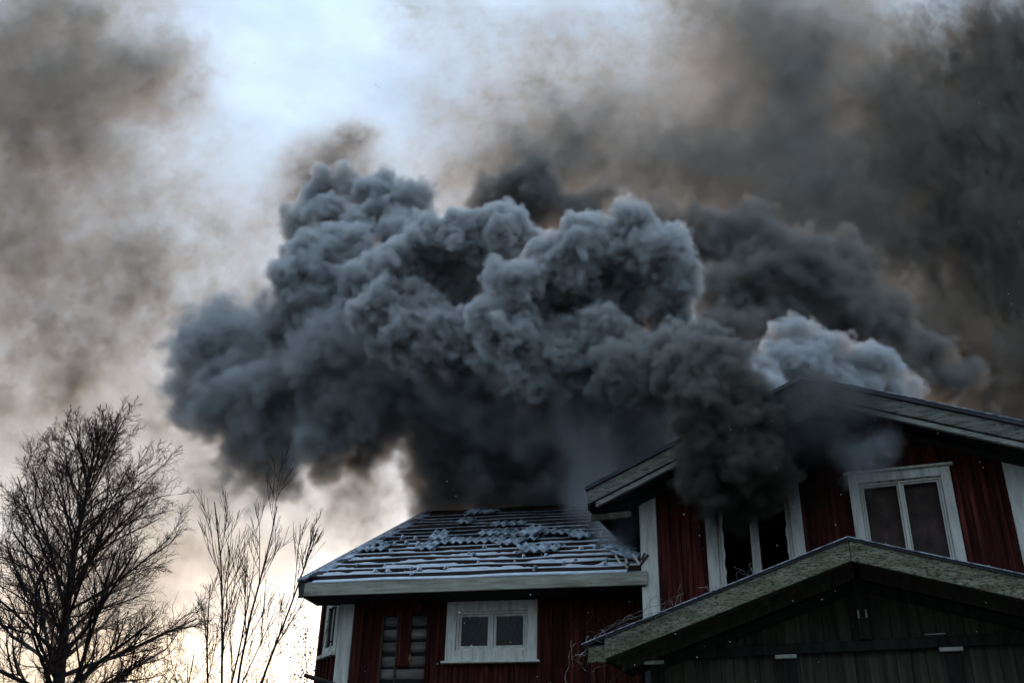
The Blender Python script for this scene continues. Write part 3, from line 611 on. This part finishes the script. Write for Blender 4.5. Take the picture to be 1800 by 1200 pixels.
def grid_object(name, D, lo, voxel, m, label):
    n = np.array(D.shape); hi = lo+(n-1)*voxel
    flat = D.transpose(2, 1, 0).ravel()                  # x fastest
    me = bpy.data.meshes.new(name); me.vertices.add(len(flat)); at = me.attributes.new('dens', 'FLOAT', 'POINT'); at.data.foreach_set('value', np.ascontiguousarray(flat))
    me.materials.append(m)
    o = bpy.data.objects.new(name, me); COL.objects.link(o); o['kind'] = 'stuff'; o['label'] = label
    print('DRIFT', name, n, len(flat), float(D.max()))
    ng = bpy.data.node_groups.new(name, 'GeometryNodeTree'); ng.interface.new_socket('Geometry', in_out='INPUT', socket_type='NodeSocketGeometry'); ng.interface.new_socket('Geometry', in_out='OUTPUT', socket_type='NodeSocketGeometry')
    gi = N(ng, 'NodeGroupInput'); go_ = N(ng, 'NodeGroupOutput'); L = ng.links.new
    P = N(ng, 'GeometryNodeInputPosition')
    def vm(op, a, b):
        q = N(ng, 'ShaderNodeVectorMath', operation=op); L(a, q.inputs[0])
        if isinstance(b, tuple): q.inputs[1].default_value = b
        else: L(b, q.inputs[1])
        return q.outputs[1] if op == 'DOT_PRODUCT' else q.outputs[0]
    q = vm('SUBTRACT', P.outputs[0], tuple(lo)); q = vm('MULTIPLY', q, (1/voxel,)*3); q = vm('ADD', q, (.5, .5, .5)); q = vm('FLOOR', q, (0, 0, 0))
    q = vm('MAXIMUM', q, (0, 0, 0)); q = vm('MINIMUM', q, tuple(float(v-1) for v in n))
    sx = N(ng, 'ShaderNodeSeparateXYZ'); L(q, sx.inputs[0])
    def mi(op, a, b):
        r_ = N(ng, 'FunctionNodeIntegerMath', operation=op)
        for k, v in enumerate((a, b)):
            if isinstance(v, int): r_.inputs[k].default_value = v
            else: L(v, r_.inputs[k])
        return r_.outputs[0]
    ii = []
    for k in range(3): f2 = N(ng, 'FunctionNodeFloatToInt', rounding_mode='ROUND'); L(sx.outputs[k], f2.inputs[0]); ii.append(f2.outputs[0])
    ix = mi('ADD', mi('MULTIPLY', mi('ADD', mi('MULTIPLY', ii[2], int(n[1])), ii[1]), int(n[0])), ii[0])
    na = N(ng, 'GeometryNodeInputNamedAttribute', data_type='FLOAT'); na.inputs[0].default_value = 'dens'
    si = N(ng, 'GeometryNodeSampleIndex', data_type='FLOAT', domain='POINT', clamp=True)
    L(gi.outputs[0], si.inputs['Geometry']); L(na.outputs[0], si.inputs['Value']); L(ix, si.inputs['Index'])
    vc = N(ng, 'GeometryNodeVolumeCube'); L(si.outputs[0], vc.inputs['Density']); vc.inputs['Min'].default_value = tuple(lo); vc.inputs['Max'].default_value = tuple(hi)
    for k, a in enumerate('XYZ'): vc.inputs['Resolution '+a].default_value = int(n[k])
    sm = N(ng, 'GeometryNodeSetMaterial'); sm.inputs['Material'].default_value = m; L(vc.outputs[0], sm.inputs['Geometry']); L(sm.outputs[0], go_.inputs[0])
    mo = o.modifiers.new('density grid', 'NODES'); mo.node_group = ng
    return o
def union_field(blobs, voxel, levels, seed=5):
    """signed distance to a pile of puffs, each carrying smaller puffs on its skin"""
    B0 = blob_list([b[:4] for b in blobs]); C = [c for c, r in B0]; R = [r for c, r in B0]
    sph = [(C[i], R[i]*.92) for i in range(len(C))]; cur = [(C[i], R[i]) for i in range(len(C))]
    for li, (n, q) in enumerate(levels):
        nx = []
        for c, r in cur:
            for v in rand_dir(n):
                rr = r*q*rng.uniform(.55, 1.25)
                if rr < voxel*1.2: continue
                cc = c+v*(r*.92-rr*.25); nx.append((cc, rr)); sph.append((cc, rr))
        cur = nx
    P = np.array([s_[0] for s_ in sph]); Rr = np.array([s_[1] for s_ in sph])
    lo = (P-Rr[:, None]).min(0)-8*voxel; hi = (P+Rr[:, None]).max(0)+8*voxel
    n = np.ceil((hi-lo)/voxel).astype(int); pad = 5*voxel
    def splat(lst, floor):
        Fd = np.full(n, floor, np.float32)
        for c, r in lst:
            a = np.maximum(0, ((c-r-pad-lo)/voxel).astype(int)); b = np.minimum(n, ((c+r+pad-lo)/voxel).astype(int)+2)
            gx = lo[0]+np.arange(a[0], b[0])*voxel-c[0]; gy = lo[1]+np.arange(a[1], b[1])*voxel-c[1]; gz_ = lo[2]+np.arange(a[2], b[2])*voxel-c[2]
            d = r-np.sqrt((gx**2)[:, None, None]+(gy**2)[None, :, None]+(gz_**2)[None, None, :]).astype(np.float32)
            sl = Fd[a[0]:b[0], a[1]:b[1], a[2]:b[2]]; np.maximum(sl, d, out=sl)
        return Fd
    Fd = splat(sph, -5*voxel)
    return Fd, lo, n, splat, C, R
def tiled(n, T, off=0): return T[np.ix_(*[(np.arange(n[i])+off) % T.shape[i] for i in range(3)])]
WARP = [spectral((128, 128, 128), 3.4, 60+i, lo=5) for i in range(3)]
def cloud(name, blobs, voxel, m, label, levels, edge=.08, warp=.06, rough=.02, core=.25, erode=0.0, fray=.35):
    Fd, lo, n, splat, C, R = union_field(blobs, voxel, levels)
    I = np.indices(tuple(n), dtype=np.int32)
    for k in range(3): I[k] = np.clip(I[k]+np.rint(tiled(n, WARP[k])*(warp/voxel)).astype(np.int32), 0, n[k]-1)
    Fd = Fd[I[0], I[1], I[2]]; del I
    Fd = Fd+rough*(tiled(n, TILE_N)-.5)-erode
    for ax in range(3): Fd = (np.roll(Fd, 1, ax)+2*Fd+np.roll(Fd, -1, ax))*.25
    t_s = np.clip(Fd/edge, 0, 1); D = (t_s*t_s*(3-2*t_s)*np.clip(1+fray*tiled(n, TILE_N, 31), .15, 3)).astype(np.float32)
    o = grid_object(name, D, lo, voxel, m, label)
    if core:
        h = vdb.FloatGrid(-1.0); h.copyFromArray(splat([(C[i], R[i]*.92-core) for i in range(len(C)) if R[i]*.92-core > voxel*2], -3*voxel))
        p, t3, q4 = h.convertToPolygons(isovalue=0.0)
        if len(p):
            p = p*voxel+lo; me = bpy.data.meshes.new('smoke_core'); me.vertices.add(len(p)); me.vertices.foreach_set('co', np.ascontiguousarray(p, np.float32).ravel())
            loops = np.concatenate([q4[:, ::-1].ravel(), t3[:, ::-1].ravel()]).astype(np.int32); me.loops.add(len(loops)); me.loops.foreach_set('vertex_index', loops)
            st = np.concatenate([np.arange(len(q4))*4, len(q4)*4+np.arange(len(t3))*3]).astype(np.int32); me.polygons.add(len(st)); me.polygons.foreach_set('loop_start', st)
            me.polygons.foreach_set('use_smooth', np.ones(len(st), bool)); me.materials.append(m_core); me.update(calc_edges=True)
            oc = bpy.data.objects.new('smoke_core', me); COL.objects.link(oc); oc.parent = o
    return o
def diffuse(name, c):
    m = bpy.data.materials.new(name); m.use_nodes = True; p = m.node_tree.nodes['Principled BSDF']; p.inputs['Base Color'].default_value = (*c, 1); p.inputs['Roughness'].default_value = 1; p.inputs['Specular IOR Level'].default_value = 0
    return m
PLUME = [
 (1165, 440, 58, 12.4), (1095, 425, 62, 12.6), (1025, 430, 60, 12.7), (965, 470, 55, 12.8), (905, 510, 52, 12.7), (862, 560, 45, 12.7), (1195, 490, 42, 12.5), (900, 590, 50, 12.8), (1000, 480, 60, 12.9),
 (1100, 530, 75, 13.5), (1180, 560, 52, 13.0), (1020, 550, 80, 13.7), (940, 570, 70, 13.6), (1060, 600, 55, 12.8), (1120, 620, 55, 12.6), (1180, 615, 48, 12.4), (990, 620, 60, 13.2), (930, 640, 55, 13.2), (1060, 670, 55, 13.2),
 (885, 405, 60, 14.0), (815, 415, 58, 14.1), (925, 430, 45, 14.2), (755, 430, 55, 14.5), (850, 480, 60, 15.2), (790, 500, 75, 15.1), (715, 480, 60, 14.7), (680, 545, 58, 14.6), (640, 550, 36, 14.6), (730, 570, 55, 14.5), (790, 590, 60, 14.6), (740, 620, 45, 14.8), (840, 620, 55, 14.9), (690, 600, 40, 14.8)]
FARPLUME = [
 (745, 350, 34, 16.8), (715, 365, 45, 16.9), (660, 355, 48, 17), (615, 335, 38, 17.2), (560, 345, 40, 17.3), (520, 395, 36, 17.3), (580, 390, 45, 17), (640, 400, 50, 16.9), (700, 420, 50, 16.6),
 (600, 440, 62, 16.3), (560, 500, 70, 16.3), (640, 490, 60, 16), (560, 570, 70, 16.5), (620, 560, 55, 16.2), (530, 450, 40, 16.8)]
SOFT = [
 (560, 590, 85, 17.2, .8), (480, 600, 80, 17.2, .7), (385, 550, 45, 17.8, .5), (400, 620, 85, 17.8, .5), (345, 630, 55, 18, .4), (430, 700, 95, 17.8, .4), (520, 700, 100, 17.4, .5), (620, 660, 100, 16.4, .7),
 (620, 750, 100, 17.4, .3), (480, 770, 75, 17.9, .3), (720, 700, 100, 16.6, .5), (850, 690, 95, 15.6, .6), (800, 770, 100, 17.2, .3), (950, 700, 80, 15, .5), (1050, 690, 75, 14.2, .6), (760, 815, 60, 18.2, .3), (900, 800, 90, 17.4, .3), (575, 820, 45, 18.4, .3), (1000, 790, 80, 16.5, .3), (370, 700, 60, 18, .3),
 (1130, 700, 60, 13.6, .5), (1190, 720, 50, 13.3), (1150, 770, 55, 13.6), (1215, 690, 45, 13), (1100, 780, 60, 14.5), (450, 830, 55, 18.2), (400, 790, 50, 18.2), (500, 850, 45, 18.6), (310, 680, 40, 18.2), (765, 875, 50, 18.8), (780, 868, 70, 18.8), (870, 885, 70, 18.8), (960, 885, 72, 18.5), (1040, 885, 66, 18), (1185, 725, 75, 14.6), (1130, 790, 75, 15), (1050, 810, 75, 15.6), (1230, 760, 55, 14.3),  (820, 870, 60, 19.5, .3), (940, 880, 60, 19.0, .3), (1020, 860, 60, 17.6, .3), (750, 880, 45, 20, .3)]
BACK = [(1160, 400, 50, 19), (1240, 430, 70, 19.5), (1330, 440, 75, 19.5), (1400, 430, 40, 20), (1290, 520, 85, 19), (1390, 500, 85, 19), (1470, 490, 70, 19.5), (1470, 570, 90, 19.5), (1550, 590, 70, 20), (1380, 590, 80, 19), (1260, 600, 70, 18.5), (1610, 620, 60, 20.5), (1660, 670, 55, 20.5), (1560, 680, 60, 20), (930, 350, 70, 20.5, .5), (1010, 370, 60, 20.5, .5), (860, 360, 50, 20.5, .4)]
COLUMN = [(1300, 905, 34, 11.75), (1275, 868, 48, 11.4), (1230, 850, 42, 11.15), (1345, 865, 40, 11.2), (1365, 850, 32, 11.0), (1300, 850, 40, 11.2), (1215, 800, 40, 11.05), (1345, 815, 42, 10.85), (1300, 805, 56, 10.9), (1250, 790, 50, 10.95), (1205, 850, 26, 11.1), (1250, 890, 32, 11.45), (1352, 760, 40, 10.85), (1300, 750, 55, 10.9), (1222, 750, 42, 11.0), (1260, 710, 56, 10.9), (1325, 710, 45, 10.9), (1210, 700, 45, 11.1), (1300, 665, 42, 11.0), (1240, 655, 54, 11.1), (1285, 630, 38, 11.2), (1190, 655, 45, 11.5), (1230, 610, 46, 11.6), (1170, 620, 52, 12.0), (1110, 650, 60, 12.4), (1150, 680, 50, 12.3)]
WHITE_PUFF = [(1345, 690, 42, 13.9), (1420, 640, 45, 14.6), (1305, 690, 45, 14.2), (1325, 745, 45, 13.8), (1370, 720, 45, 14.3), (1600, 680, 25, 15.6), (1400, 600, 42, 14.8), (1365, 620, 30, 14.6), (1440, 610, 36, 14.9), (1345, 655, 40, 14.6), (1475, 630, 36, 15), (1520, 640, 42, 15.2), (1565, 655, 32, 15.4), (1400, 660, 60, 14.9), (1480, 680, 60, 15.2), (1330, 700, 50, 14.4), (1560, 700, 40, 15.4), (1340, 760, 40, 14.2), (1600, 700, 25, 15.6), (1310, 640, 28, 14.6)]
m_core = diffuse('smoke_heart', (0.06, 0.055, 0.05))
def hetero(name, color, k, aniso=0.3):
    m = homog(name, color, 1.0, aniso); nt = m.node_tree; v = [n for n in nt.nodes if n.type == 'PRINCIPLED_VOLUME'][0]
    v.inputs['Density'].default_value = k; return m
def plume_mat(name, near, far, src, d0, d1, k):
    """sooty brown close to the fire, paler once it has mixed with air"""
    m = hetero(name, far, k, 0.0); nt = m.node_tree; v = [n for n in nt.nodes if n.type == 'PRINCIPLED_VOLUME'][0]; L = nt.links.new
    g_ = N(nt, 'ShaderNodeNewGeometry'); sb = N(nt, 'ShaderNodeVectorMath', operation='DISTANCE'); sb.inputs[1].default_value = tuple(src); L(g_.outputs['Position'], sb.inputs[0])
    mr = N(nt, 'ShaderNodeMapRange'); mr.inputs[1].default_value = d0; mr.inputs[2].default_value = d1; L(sb.outputs['Value'], mr.inputs[0])
    mx = N(nt, 'ShaderNodeMix', data_type='RGBA'); mx.inputs[6].default_value = (*near, 1); mx.inputs[7].default_value = (*far, 1); L(mr.outputs[0], mx.inputs[0]); L(mx.outputs[2], v.inputs['Color'])
    return m
LV = ((13, .50), (13, .42), (9, .40))
SRC = pt(1290, 860, 11.7)
cloud('smoke_plume', PLUME+COLUMN, 0.024, plume_mat('smoke_plume_volume', (0.22, 0.20, 0.168), (0.96, 0.965, 0.965), SRC, 1.3, 3.6, 15.0), 'big billowing grey smoke plume pouring dark from the open window and rolling left over the annex roof', LV, edge=.14, warp=.06, rough=.020, core=.27, fray=.28)
cloud('upper_smoke_plume', FARPLUME, 0.032, hetero('smoke_blue_grey_volume', (0.93, 0.945, 0.955), 10.0, 0.0), 'blue grey crest of smoke at the upper left of the plume', LV[:2], edge=.14, warp=.07, rough=.018, core=.30, fray=.2)
cloud('ridge_smoke', WHITE_PUFF, 0.026, hetero('smoke_pale_volume', (0.90, 0.92, 0.94), 9.0, 0.0), 'pale blue white smoke puffs rising behind the main roof ridge', LV, edge=.12, warp=.05, rough=.015, core=.34, fray=.2)
cloud('soft_smoke_bank', SOFT, 0.045, plume_mat('smoke_soft_volume', (0.42, 0.40, 0.385), (0.78, 0.79, 0.80), SRC, 3.5, 8.5, 6.0), 'soft dark smoke bank hanging beneath and left of the plume', LV[:2], edge=.38, warp=.13, rough=.045, core=0, fray=.3)
cloud('rear_smoke_bank', BACK, 0.055, hetero('smoke_back_volume', (0.42, 0.40, 0.375), 5.5, 0.0), 'dark smoke bank rolling behind the ridge of the red house', LV[:2], edge=.40, warp=.14, rough=.05, core=0, fray=.3)
# ---- soft drifting smoke as density grids
def drift(name, blobs, voxel, m, label, thresh=0.0, gain=1.0, beta=3.4, seed=3, stretch=(1, 1, 1), pad=2.2, solid=None, flatten=1.0, nlo=2):
    B = [(pt(b[0], b[1], b[3]), b[2]/FPX*np.linalg.norm(pt(b[0], b[1], b[3])-CAM), b[4]) for b in blobs]; thin = 1/flatten
    lo = np.min([c-r*pad for c, r, a in B], 0); hi = np.max([c+r*pad for c, r, a in B], 0)
    if flatten < 1: lo[1] = min(c[1]-2.2*r*flatten for c, r, a in B); hi[1] = max(c[1]+2.2*r*flatten for c, r, a in B)
    lo[2] = max(lo[2], .5)
    n = np.ceil((hi-lo)/voxel).astype(int)+1; hi = lo+(n-1)*voxel
    X = lo[0]+np.arange(n[0])*voxel; Y = lo[1]+np.arange(n[1])*voxel; Z = lo[2]+np.arange(n[2])*voxel
    D = np.zeros(n, np.float32)
    for c, r, a in B:
        D += a*thin*np.exp(-((X-c[0])**2)/(r*r))[:, None, None]*np.exp(-((Y-c[1])**2)/(r*r*flatten**2))[None, :, None]*np.exp(-((Z-c[2])**2)/(r*r))[None, None, :]
    nz = spectral(tuple(n), beta, seed, stretch, lo=nlo)
    if solid:                                            # puffs with their own outline: soft step of a noisy distance field
        Fd = np.full(n, -9.0, np.float32); edge, amp = solid
        for c, r, a in B:
            d = (r*(1+.0*a)-np.sqrt(((X-c[0])**2)[:, None, None]+((Y-c[1])**2)[None, :, None]+((Z-c[2])**2)[None, None, :])).astype(np.float32)
            np.maximum(Fd, d, out=Fd)
        n2 = spectral(tuple(n), 2.9, seed+50, (1, 1, 1), lo=5); n3 = 1-np.abs(spectral(tuple(n), 3.3, seed+51, (1, 1, 1), lo=4))
        Fd += amp*(.45*n2+.8*n3+.25); t_s = np.clip(Fd/edge, 0, 1); D = (t_s*t_s*(3-2*t_s))*(1+.25*nz); thresh = 0; gain = 0
    D = np.maximum(0, D*np.exp(gain*nz-.4*gain*gain)-thresh).astype(np.float32)
    for ax in range(3):                                  # nothing reaches the box faces
        w_ = np.minimum(1, np.minimum(np.arange(n[ax]), n[ax]-1-np.arange(n[ax]))/6.0); sh = [1, 1, 1]; sh[ax] = -1; D *= w_.reshape(sh)
    return grid_object(name, D, lo, voxel, m, label)
FAR = [
 (-60, 40, 200, 32, .75), (120, 130, 170, 31, .36), (270, 140, 80, 31, .45), (20, 350, 180, 32, .36), (220, 300, 190, 31, .30), (60, 480, 150, 32, .42), (250, 520, 170, 31, .42), (350, 400, 130, 31, .36), (430, 500, 110, 30, .42), (120, 680, 150, 33, .25), (-60, 760, 130, 33, .35), (330, 700, 120, 31, .3), (300, 820, 130, 31, .5), (430, 880, 110, 30, .55), (560, 930, 70, 30, .35), (120, 870, 140, 31, .42), (380, 1000, 120, 31, .42), (160, 1050, 140, 31, .38), (500, 760, 90, 30, .4), (950, 820, 120, 27, .8),
 (580, 265, 60, 29, 1.1), (600, 330, 75, 29, 1.4), (530, 340, 60, 29, .9), (640, 240, 45, 29, .5),
 (780, 40, 100, 31, .38), (900, 110, 110, 31, .36), (760, 190, 70, 30, .4), (630, 880, 80, 29, 1.7), (680, 830, 60, 29, 1.0), (890, 280, 110, 30, 1.1), (1020, 50, 100, 31, .30), (1050, 270, 130, 30, 1.3), (1220, 60, 130, 31, .75), (1130, 190, 60, 31, .3), (1180, 330, 140, 29, 1.3), (820, 330, 80, 29, 1.3), (1000, 380, 110, 29, 1.3),
 (1350, 120, 160, 31, 1.0), (1330, 330, 150, 30, 1.1), (1480, 230, 140, 30, 1.0), (1500, 420, 150, 29, 1.2), (1500, 60, 110, 31, .8), (1650, 320, 140, 29, 1.5), (1640, 520, 120, 29, 1.0), (1800, 180, 150, 30, 2.6), (1780, 380, 150, 29, 3.0), (1900, 140, 120, 30, 2.0), (1690, 680, 120, 28, 1.8), (1830, 700, 110, 28, 1.8), (1900, 500, 150, 29, 2.2), (1600, 600, 90, 27, 1.3), (1800, 560, 60, 28, .5)]
drift('drifting_smoke', [b for b in FAR if b[0] < 1590], 0.10, hetero('smoke_drift_volume', (0.67, 0.635, 0.585), 0.38), 'thin brown and grey smoke drifting across the whole sky', thresh=.17, gain=.8, stretch=(.8, .5, 1.2), beta=2.9, flatten=.4, nlo=4)
drift('dark_drifting_smoke', [b for b in FAR if b[0] >= 1590], 0.10, hetero('smoke_dark_drift_volume', (0.42, 0.38, 0.33), 0.50), 'very dark brown smoke filling the right edge of the sky', thresh=.48, gain=1.0, stretch=(.8, .5, 1.2), beta=2.9, flatten=.4, nlo=6, seed=77)
NEAR = [(1040, 885, 40, 13.6, 1.0), (1075, 835, 55, 13.8, 1.0), (1120, 780, 65, 13.8, 1.0), (1090, 930, 38, 13.0, 1.4), (1060, 740, 70, 14.0, .8), (1110, 900, 30, 12.8, 1.6), (1130, 700, 70, 14.2, .8), (1170, 850, 40, 12.2, .5)]
drift('eaves_smoke', NEAR, 0.035, hetero('smoke_eaves_volume', (0.86, 0.87, 0.90), 2.4), 'thin grey smoke seeping up from the annex roof beneath the gable', thresh=.1, gain=.45, seed=9)
APEX = [(1455, 715, 45, 10.42, 1.4), (1400, 745, 42, 10.6, 1.2), (1500, 705, 36, 10.35, .9), (1360, 790, 34, 10.9, 1.1), (1425, 690, 42, 10.5, 1.5), (1440, 760, 45, 10.7, 1.2), (1540, 720, 35, 10.3, .6)]
drift('gable_smoke', APEX, 0.035, hetero('smoke_gable_volume', (0.28, 0.275, 0.27), 1.3), 'dark smoke veiling the peak of the main gable', thresh=.12, gain=.6, seed=21)
GAB = [(1475, 780, 20, 10.72, 1.0), (1500, 800, 26, 10.68, 1.2), (1530, 790, 30, 10.62, 1.1), (1545, 810, 26, 10.62, 1.0), (1510, 840, 22, 10.62, .9), (1470, 750, 16, 10.62, .7), (1560, 770, 24, 10.62, .8)]
drift('window_wisp', GAB, 0.025, hetero('smoke_wisp_volume', (0.80, 0.83, 0.86), 3.0), 'pale grey wisp of smoke above the second window from the left on the gable', thresh=.14, gain=.6, seed=23)
# ---- drifting snow and ash specks in the air
fl = MB()
for i in range(260):
    Y_ = random.uniform(5, 12); c = Vector(pt(random.uniform(-50, 1850), random.uniform(100, 1200), Y_)); r = random.uniform(.0025, .007)*Y_/8
    a = rvec(1).normalized(); b_ = a.orthogonal().normalized(); c2 = a.cross(b_)
    fl.add([tuple(c+a*r), tuple(c+b_*r), tuple(c+c2*r), tuple(c-b_*r), tuple(c-c2*r), tuple(c-a*r*.8)], [(0, 1, 2), (0, 2, 3), (0, 3, 4), (0, 4, 1), (5, 2, 1), (5, 3, 2), (5, 4, 3), (5, 1, 4)])
tag(fl.build('snow_flakes', SNOW), 'tiny specks of snow and ash floating in the air', kind='stuff')
